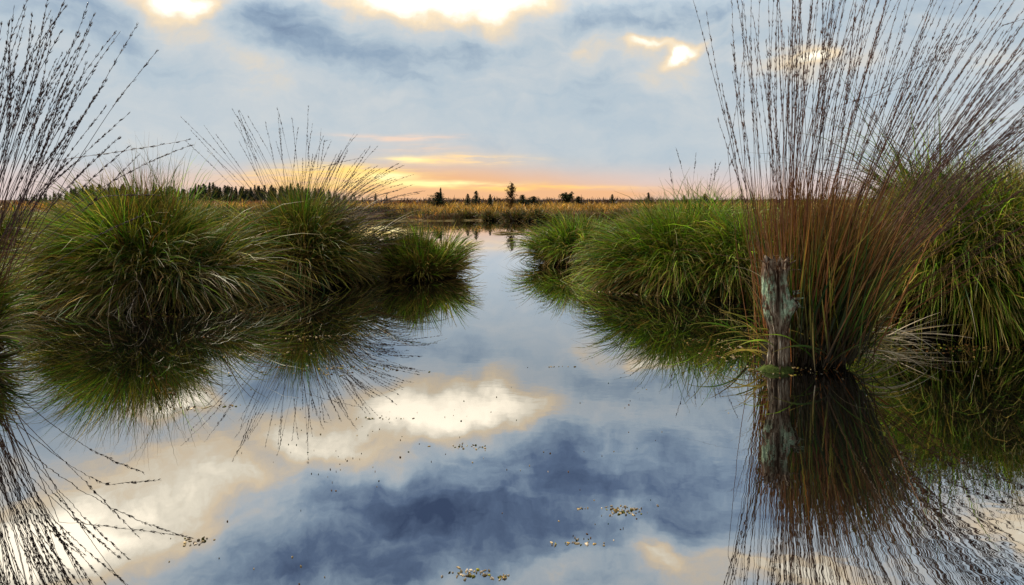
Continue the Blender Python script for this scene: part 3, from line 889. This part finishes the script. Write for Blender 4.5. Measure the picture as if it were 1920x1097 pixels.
BANK = [((.60, .36, .07), 4), ((.52, .22, .035), 3), ((.50, .28, .05), 4), (BROWN, 1), (OLIVE, 1.5)]
scatter_grass('bank_grass', 22000, (-18, 12), (28.5, 46), (.22, .45), .018, BANK, 'orange brown grass along the far bank of the pond', 'grass', 201, land_h,
              clumps=520, keep=lambda x, y: (y > shore(x) + .25))
scatter_grass('bank_grass', 13000, (-40, 60), (38, 75), (.3, .6), .05, BANK, 'flat rusty grassland stretching away behind the far bank', 'grass', 203, land_h, clumps=1500)
scatter_grass('shore_grass', 9000, (-18, 12), (26.5, 42), (.25, .5), .014, [(BROWN, 4), (DGREEN, 4), (OLIVE, 1), (RUST, 1)],
              'dark fringe of grass hanging over the edge of the far bank', 'grass', 202, land_h, grav=1.1, yoff=(-.1, .6))
scatter_grass('marsh_grass', 12000, (2.2, 16), (7.5, 27), (.28, .5), .010, [(OLIVE, 3), (STRAW, 3), (GREEN, 2), (ORANGE, 1.5)],
              'low grass covering the marsh behind the right bank', 'grass', 204, land_h, clumps=520, keep=lambda x, y: land_h(x, y) > .05)
scatter_grass('marsh_grass', 6000, (-16, -5.5), (6, 27), (.28, .5), .010, [(OLIVE, 4), (STRAW, 2), (GREEN, 3)],
              'low grass covering the marsh behind the left mounds', 'grass', 205, land_h, clumps=260, keep=lambda x, y: land_h(x, y) > .05)
scatter_grass('heather', 16000, (-20, 150), (85, 190), (.6, 1.3), .12, [((.075, .030, .022), 3), ((.05, .028, .015), 2), ((.10, .05, .02), 1)],
              'dark brown heather band along the horizon at the right', 'heather', 206, land_h, clumps=2200)
scatter_grass('heather', 7000, (-90, -8), (75, 190), (.4, .8), .10, [((.26, .10, .04), 3), (ORANGE, 2), ((.20, .09, .03), 1)],
              'reddish heath stretching in front of the conifer wood', 'heather', 207, land_h, clumps=1100)

# dark tussocks on the waterline of the far bank
def bank_tussock(i, px, d, s, label):
    x, y, _ = at(px, d)
    t = empty('grass_tussock', (x, y, 0), label, 'grass tussock', 'dark tussocks along the far waterline')
    link('peat_stool', core_mesh(.45 * s, .35 * s, .22 * s, 300 + i, 16, 8), M_PEAT, t)
    link('leaves', leaves(650, .42 * s, .34 * s, .22 * s, 300 + i, L=(.24 * s, .40 * s), kn=1, ku=.4, grav=.7, width=.022, S=5, clump=14,
                          pal=[(BROWN, 4), (DGREEN, 3), (OLIVE, 1)], camside=.5), M_LEAF, t)
for i, (px, d, s, lb) in enumerate([
        (968, 28.2, 1.0, 'dark round tussock on the far waterline below the birch'), (1003, 27.8, 1.05, 'dark round tussock right of the one below the birch'),
        (920, 28.8, .8, 'low dark tussock on the far waterline left of the birch'), (872, 29.5, .8, 'low dark tussock on the far waterline above the small middle tussock'),
        (1048, 27.6, .8, 'low dark tussock on the far waterline where the right bank begins'), (735, 31, .8, 'low dark tussock on the far waterline left of the small middle tussock'),
        (810, 30, .7, 'small dark tussock on the far waterline straight behind the small middle tussock')]):
    bank_tussock(i, px, d, s, lb)


# thin reed raft lines on the far water
def raft(px0, px1, row, wd, seed, label):
    rg = np.random.default_rng(seed)
    d = FPX * H / (row - HOR)
    n = 260
    X_ = rg.uniform((px0 - 960) * d / FPX, (px1 - 960) * d / FPX, n); Y_ = d + rg.normal(size=n) * wd
    P = grow(np.stack([X_, Y_, np.full(n, .015)], -1), np.stack([rg.choice([-1, 1], n) * 1.0, rg.normal(size=n) * .2, np.abs(rg.normal(size=n)) * .05], -1),
             rg.uniform(.2, .5, n), 3, np.full(n, .05), rg, .02, zmin=.008)
    g = Geo(); ribbons(g, P, np.full(n, .02), pick([(TAN, 2), (STRAW, 2), (BROWN, 1)], n, rg), None, .3, rg)
    tag(link('floating_straw', g.mesh('floating_straw'), M_DEAD), label, 'floating straw')
raft(715, 835, 414, .12, 401, 'thin pale line of floating straw before the far bank, left')
raft(880, 915, 413, .12, 402, 'short pale line of floating straw before the far bank, left of the birch')
raft(955, 985, 438, .04, 403, 'thinnest line of floating straw beside the reflection of the birch')


# ------------------------------------------------------------------ trees
def conifer_meshes(seed, h=1.0, spread=.22, dens=1.0, ragged=.3):
    rg = np.random.default_rng(seed)
    # trunk
    V = []; Q = []
    for j, (z, r) in enumerate([(-.03, .022), (.3, .017), (.7, .009), (1.0, .002)]):
        for k in range(6): V.append((r * math.cos(k * PI / 3), r * math.sin(k * PI / 3), z * h))
    for j in range(3):
        for k in range(6): Q.append((j * 6 + k, j * 6 + (k + 1) % 6, j * 6 + 6 + (k + 1) % 6, j * 6 + 6 + k))
    tr = mesh_np('trunk', V, Q)
    g = Geo()
    nb = int(130 * dens)
    zz = np.linspace(.08, .985, nb) ** 1.0 + rg.normal(size=nb) * .008
    th = np.arange(nb) * 2.4 + rg.normal(size=nb) * .3
    Lb = spread * (1.02 - zz) ** .85 * np.exp(rg.normal(size=nb) * ragged) + .012
    p0 = np.stack([0 * zz, 0 * zz, zz], -1)
    d0 = np.stack([np.cos(th), np.sin(th), .15 - .35 * (1 - zz) + rg.normal(size=nb) * .1], -1)
    P = grow(p0, d0, Lb, 5, np.full(nb, .10), rg, .05, zmin=-5)
    # needles sprays on every branch
    for s in range(1, 6):
        for q in range(5):
            c = P[:, s] * (1 - q / 5) + P[:, s - 1] * (q / 5) + rg.normal(size=(nb, 3)) * .006
            dd = unit(unit(d0) + rg.normal(size=(nb, 3)) * .8 + np.array([0, 0, -.25]))
            Lq = .055 * (1.1 - zz) ** .5 * rg.uniform(.5, 1.2, nb)
            PP = np.stack([c, c + dd * (Lq * .5)[:, None], c + dd * Lq[:, None]], 1)
            ribbons(g, PP, .020 * rg.uniform(.6, 1.3, nb), pick([((.012, .030, .012), 3), ((.025, .05, .018), 1), ((.018, .028, .010), 2)], nb, rg), None, .3, rg)
    me = g.mesh('crown')
    me.transform(__import__('mathutils').Matrix.Scale(h, 4)) if h != 1 else None
    return tr, me


def place_tree(protos, name, loc, hgt, label, cat, group=None, wide=1.0, rz=0):
    tr, cr = protos
    t = empty(name, loc, label, cat, group)
    t.rotation_euler.z = rz; t.scale = (hgt * wide, hgt * wide, hgt)
    for nm, me, mt in (('trunk', tr, M_TRUNK), ('crown', cr, M_NEEDLE)):
        o = bpy.data.objects.new(nm, me); COL.objects.link(o); o.parent = t
        if not me.materials: me.materials.append(mt)
    return t


CON = [conifer_meshes(500 + i, spread=s, ragged=r) for i, (s, r) in enumerate([(.20, .25), (.26, .3), (.17, .35), (.30, .35)])]
rf = random.Random(9)


def top_row(px):
    pts = [(40, 374), (90, 367), (120, 362), (150, 353), (200, 350), (260, 356), (330, 356), (390, 350), (450, 354), (520, 352), (560, 352), (590, 358), (625, 363), (650, 368), (700, 367), (740, 371)]
    for (a, ra), (b, rb) in zip(pts, pts[1:]):
        if a <= px <= b: return ra + (rb - ra) * (px - a) / (b - a)
    return 372


def ground_z(x, y):
    return float(land_h(np.array([x]), np.array([y]))[0])


px = 40.0
while px < 740:
    for rowi in range(2 if px < 630 else 1):
        d = 250 + rowi * 35 + rf.uniform(0, 25)
        p = px + rf.uniform(-5, 5)
        x = (p - 960) * d / FPX
        zt = H + (HOR - top_row(p) + rf.gauss(1.0, 4.2)) * d / FPX
        z0 = ground_z(x, d)
        hgt = max(1.3, zt - z0)
        place_tree(CON[rf.randrange(4)], 'conifer', (x, d, z0), hgt, 'dark conifer in the wood along the horizon at the left', 'conifer', 'conifers in the wood on the left horizon',
                   rf.uniform(.8, 1.35), rf.uniform(0, 6.28))
    px += 5.6 if px < 630 else 8.5
px = 745
while px < 950:
    d = 420 + rf.uniform(0, 40); x = (px - 960) * d / FPX; z0 = ground_z(x, d)
    zt = H + (HOR - rf.uniform(370.5, 374)) * d / FPX
    place_tree(CON[rf.randrange(4)], 'conifer', (x, d, z0), max(1.5, zt - z0), 'tiny far conifer on the horizon left of the birch', 'conifer', 'tiny conifers on the horizon left of the birch', rf.uniform(1.4, 2.4), rf.uniform(0, 6))
    px += rf.uniform(5, 12)


def broad_meshes(seed, h=1.0, w=.30, z0=.25, leaf=.022, n=2200, cols=None, limbs=16, bushy=False, columnar=False):
    """small deciduous tree: bent trunk, limbs and leaf clumps"""
    rg = np.random.default_rng(seed)
    def tubes(P, r0, r1, geo, c=(1, 1, 1)):
        N, S1, _ = P.shape
        dirs = unit(np.gradient(P, axis=1)); A = unit(np.cross(dirs, np.array([.3, .8, .2]))); B = np.cross(dirs, A)
        R = np.linspace(1, 0, S1)[None, :, None]; R = r1 + (r0 - r1) * R
        ring = np.stack([P + (A * math.cos(k * PI / 2) + B * math.sin(k * PI / 2)) * R for k in range(4)], 2)
        b = (np.arange(N) * S1 * 4)[:, None, None]; s = (np.arange(S1 - 1) * 4)[None, :, None]; k = np.arange(4)[None, None]
        k2 = (k + 1) % 4
        geo.add(ring, np.stack([b + s + k, b + s + k2, b + s + 4 + k2, b + s + 4 + k], -1))
    g = Geo()
    nt = 3 if bushy else 1
    Pt = grow(np.zeros((nt, 3)) + np.array([0, 0, -.02]), np.array([[0, 0, 1.0]] * nt) + rg.normal(size=(nt, 3)) * (.35 if bushy else .04), np.full(nt, .92), 8, np.full(nt, -.05), rg, .05, zmin=-5)
    tubes(Pt, .018, .003, g)
    u = rg.uniform(z0, .95, limbs); ti = rg.integers(0, nt, limbs)
    idx = (u * 8).astype(int); pb = Pt[ti, idx]
    th = rg.uniform(0, 2 * PI, limbs)
    d0 = np.stack([np.cos(th), np.sin(th), rg.uniform(.5, 1.6 if columnar else 1.0, limbs)], -1)
    prof = np.sin(np.clip((u - z0 + .12) / (1.1 - z0), 0, 1) * PI) ** .7
    Pl = grow(pb, d0, w * prof * rg.uniform(.6, 1.2, limbs) + .05, 5, np.full(limbs, -.03), rg, .12, zmin=-5)
    tubes(Pl, .007, .002, g)
    trunk = g.mesh('trunk')
    # twig tips carry leaf clumps
    g = Geo()
    k = rg.integers(0, limbs, n); s = rg.integers(1, 6, n)
    c = Pl[k, s] + rg.normal(size=(n, 3)) * .028
    dd = unit(rg.normal(size=(n, 3)))
    L = leaf * rg.uniform(.6, 1.4, n)
    PP = np.stack([c - dd * (L / 2)[:, None], c, c + dd * (L / 2)[:, None]], 1)
    ribbons(g, PP, leaf * .7 * rg.uniform(.6, 1.2, n), pick(cols, n, rg), None, .3, rg, taper=.6)
    return trunk, g.mesh('crown')


DK = [((.02, .035, .012), 3), ((.04, .06, .02), 2), ((.03, .03, .015), 1)]
BIR = [((.09, .05, .014), 3), ((.06, .055, .015), 2), ((.14, .065, .015), 1.5), ((.04, .035, .014), 2)]


def stand(px, d, rtop, protos, name, label, cat, wide=1.0, zb=None):
    x = (px - 960) * d / FPX
    zg = ground_z(x, d) - .03 if zb is None else zb
    zt = H + (HOR - rtop) * d / FPX
    place_tree(protos, name, (x, d, zg), zt - zg, label, cat, None, wide, rf.uniform(0, 6))


BUSHY = [conifer_meshes(620 + i, spread=.34, ragged=.45, dens=1.2) for i in range(3)]
birch = broad_meshes(601, w=.20, z0=.16, leaf=.030, n=2000, cols=BIR, limbs=34, columnar=True)
stand(957, 36, 337, birch, 'birch_tree', 'slender rust leaved birch standing alone above the far bank', 'tree', .95)
stand(821, 40, 360, BUSHY[0], 'pine_bush', 'dark bushy young pine on the far bank, left of the two spruces', 'tree', 2.6)
stand(826, 40.6, 352, CON[2], 'young_spruce', 'thin spruce top rising out of the dark bushy pine', 'tree', .8)
stand(877, 42, 363, CON[1], 'young_spruce', 'small spruce left of the tallest young spruce on the far bank', 'tree', 1.2)
stand(893, 41, 358, CON[3], 'young_spruce', 'tallest young spruce on the far bank, left of the birch', 'tree', 1.4)
stand(919, 42, 364, CON[0], 'young_spruce', 'smallest young spruce on the far bank, nearest the birch on its left', 'tree', 1.2)
stand(980, 44, 365, BUSHY[1], 'shrub', 'dark shrub just right of the birch', 'shrub', 2.4)
stand(1000, 44, 368, BUSHY[2], 'shrub', 'small shrub second to the right of the birch', 'shrub', 3.0)
stand(1064, 60, 360, broad_meshes(605, w=.42, z0=.40, leaf=.06, n=2200, cols=DK, limbs=40), 'pine_tree', 'little round headed pine on the horizon between the birch and the right bank', 'tree', 1.3)
stand(1085, 60, 368, BUSHY[0], 'shrub', 'low shrub right beside the round headed pine', 'shrub', 2.6)
stand(1148, 70, 364, CON[1], 'young_spruce', 'small dark spruce on the heather horizon right of the round headed pine', 'tree', 1.3)
stand(1216, 70, 361, CON[3], 'young_spruce', 'young spruce peeping over the right bank', 'tree', 1.3)
stand(1283, 70, 366, CON[1], 'young_spruce', 'low spruce on the horizon left of the lone flower stems', 'tree', 1.5)
stand(1322, 70, 363, BUSHY[1], 'shrub', 'round shrub on the horizon among the lone flower stems', 'shrub', 2.0)


# ------------------------------------------------------------------ floating scraps on the water
def flakes(name, spots, seed, label, cat, size=(.003, .010), kind=None, pal=None, loc=None):
    rg = np.random.default_rng(seed)
    g = Geo()
    for (x, y, sx, sy, n) in spots:
        for _ in range(n):
            px_, py_ = x + rg.normal() * sx, y + rg.normal() * sy
            r = rg.uniform(*size); m = rg.integers(5, 8)
            th = np.sort(rg.uniform(0, 2 * PI, m)); rr = r * rg.uniform(.5, 1.1, m); e_ = rg.uniform(.2, .7)
            an = rg.uniform(0, PI)
            X_ = rr * np.cos(th); Y_ = rr * np.sin(th) * e_
            xx = X_ * math.cos(an) - Y_ * math.sin(an); yy = X_ * math.sin(an) + Y_ * math.cos(an)
            zt = rg.uniform(.0015, .004)
            top = np.stack([px_ + xx, py_ + yy, np.full(m, zt * .6)], -1); bot = np.stack([px_ + xx * 1.05, py_ + yy * 1.05, np.full(m, -.001)], -1)
            V = np.concatenate([top, bot, [[px_, py_, zt]]])
            q = [(k, m + k, m + (k + 1) % m, (k + 1) % m) for k in range(m)]; t_ = [(k, (k + 1) % m, 2 * m) for k in range(m)]
            g.add(V, q, t_, c=pick(pal or [(TAN, 2), (PALE, .6), (STRAW, 2), (BROWN, 3), (OLIVE, 2)], 1, rg)[0])
    o = link(name, g.mesh(name, False), M_DEAD, None, loc)
    return tag(o, label, cat, kind=kind)


def wpt(px, row):
    d = FPX * H / (row - HOR)
    return ((px - 960) * d / FPX, d)


sp_ = []
for (px, row, wx, n) in [(1400, 655, .10, 130), (1370, 668, .09, 70), (1440, 694, .10, 90), (1500, 700, .12, 40), (1640, 660, .14, 80), (1700, 672, .15, 40), (1780, 690, .2, 25),
                         (1340, 640, .12, 30), (1480, 688, .06, 50)]:
    x, y = wpt(px, row); sp_.append((x, y, wx, wx * .45, n))
flakes('floating_scraps', sp_, 701, 'pale leaf scraps and bubbles floating round the stump and the rusty plume', 'floating scraps', kind='stuff')
sp_ = []
for k in range(26):
    px = 1062 + k * 13; row = 534 + 22 * (1 - math.exp(-k / 7.0)) + (k % 3)
    x, y = wpt(px, row); sp_.append((x, y, .05, .04, 16))
flakes('floating_scraps', sp_, 702, 'yellowish scum along the foot of the right bank', 'floating scraps', kind='stuff')
sp_ = []
for (px, row, wx, n) in [(640, 628, .22, 40), (590, 632, .15, 40), (520, 662, .12, 40), (620, 690, .12, 30), (660, 700, .12, 30), (380, 700, .25, 25), (380, 765, .08, 30), (300, 640, .4, 20),
                         (690, 690, .1, 20), (360, 735, .12, 16), (60, 600, .2, 20)]:
    x, y = wpt(px, row); sp_.append((x, y, wx, wx * .28, n))
flakes('floating_scraps', sp_, 703, 'pale scraps and bubbles floating before the left mounds', 'floating scraps', kind='stuff')
sp_ = []
for k in range(34):
    px = 70 + k * 13.5; row = 588 - 8 * ((px - 285) / 230) ** 2 + (k % 4) * 2
    x, y = wpt(px, row); sp_.append((x, y, .05, .03, 9))
for k in range(22):
    px = 1660 + k * 13; row = 648 + (k % 4) * 3
    x, y = wpt(px, row); sp_.append((x, y, .04, .03, 9))
flakes('floating_scraps', sp_, 705, 'rotting leaf scraps along the foot of the big left and right mounds', 'floating scraps', kind='stuff', pal=[(BROWN, 4), (STRAW, 1), (OLIVE, 2), (DGREEN, 1)])
sp_ = []
rg = np.random.default_rng(77)
cc = np.stack([rg.uniform(250, 1350, 16), rg.uniform(720, 1090, 16)], 1)
for k in range(150):
    q_ = cc[rg.integers(0, 16)]; px = q_[0] + rg.normal() * 70; row = max(640, q_[1] + rg.normal() * 28)
    x, y = wpt(px, row); sp_.append((x, y, .01, .01, 1))
flakes('floating_specks', sp_, 704, 'tiny specks scattered over the open water in the foreground', 'floating specks', size=(.0012, .0035), kind='stuff',
       pal=[(TAN, 2), (BROWN, 3), (DGREEN, 1)])
for i, (px, row, wx, wy, n, lab) in enumerate([
        (1168, 958, .030, .012, 70, 'largest scum patch on the open water, right of centre'), (885, 1076, .022, .010, 44, 'scum patch at the bottom edge of the picture, left one of the two'),
        (942, 1083, .012, .006, 18, 'small scum patch at the bottom edge, right one of the two'), (1085, 1018, .030, .008, 26, 'loose line of scum below the largest patch'),
        (880, 838, .040, .012, 26, 'sprinkle of bubbles on the bright cloud edge, middle of the open water'), (1090, 953, .010, .004, 8, 'tiny scum patch just left of the largest one'),
        (365, 1015, .022, .010, 22, 'bubbly scum patch in the lower left, on the edge of the dark reflection'), (700, 785, .05, .010, 22, 'scraps floating below the drooping stem tips'),
        (1040, 688, .06, .010, 10, 'faint scraps on the pale water left of the cream cloud reflection')]):
    x, y = wpt(px, row)
    flakes('scum_patch', [(0, 0, wx, wy, n)], 710 + i, lab, 'scum patch', size=(.002, .0065), loc=(x, y, 0), pal=[(PALE, 2), (TAN, 2), (STRAW, 1), (OLIVE, 1)])
# submerged/drifting straws near the sheaf on the right
rg = np.random.default_rng(90)
x, y = wpt(1640, 648)
n = 40
P = grow(np.stack([x + rg.normal(size=n) * .08, y + rg.normal(size=n) * .06, rg.uniform(.02, .07, n)], -1),
         np.stack([rg.uniform(.4, 1, n), rg.normal(size=n) * .35, rg.normal(size=n) * .12 + .1], -1), rg.uniform(.15, .38, n), 5, np.full(n, .12), rg, .05)
g = Geo(); ribbons(g, P, np.full(n, .004), pick([(PALE, 3), (TAN, 2)], n, rg), None, .3, rg)
tag(link('dead_straw', g.mesh('dead_straw'), M_DEAD), 'sheaf of bleached straws bent down to the water right of the rusty plume', 'dead straw')

SC.cycles.max_bounces = 6
SC.cycles.diffuse_bounces = 3
SC.cycles.glossy_bounces = 3
SC.cycles.transmission_bounces = 3
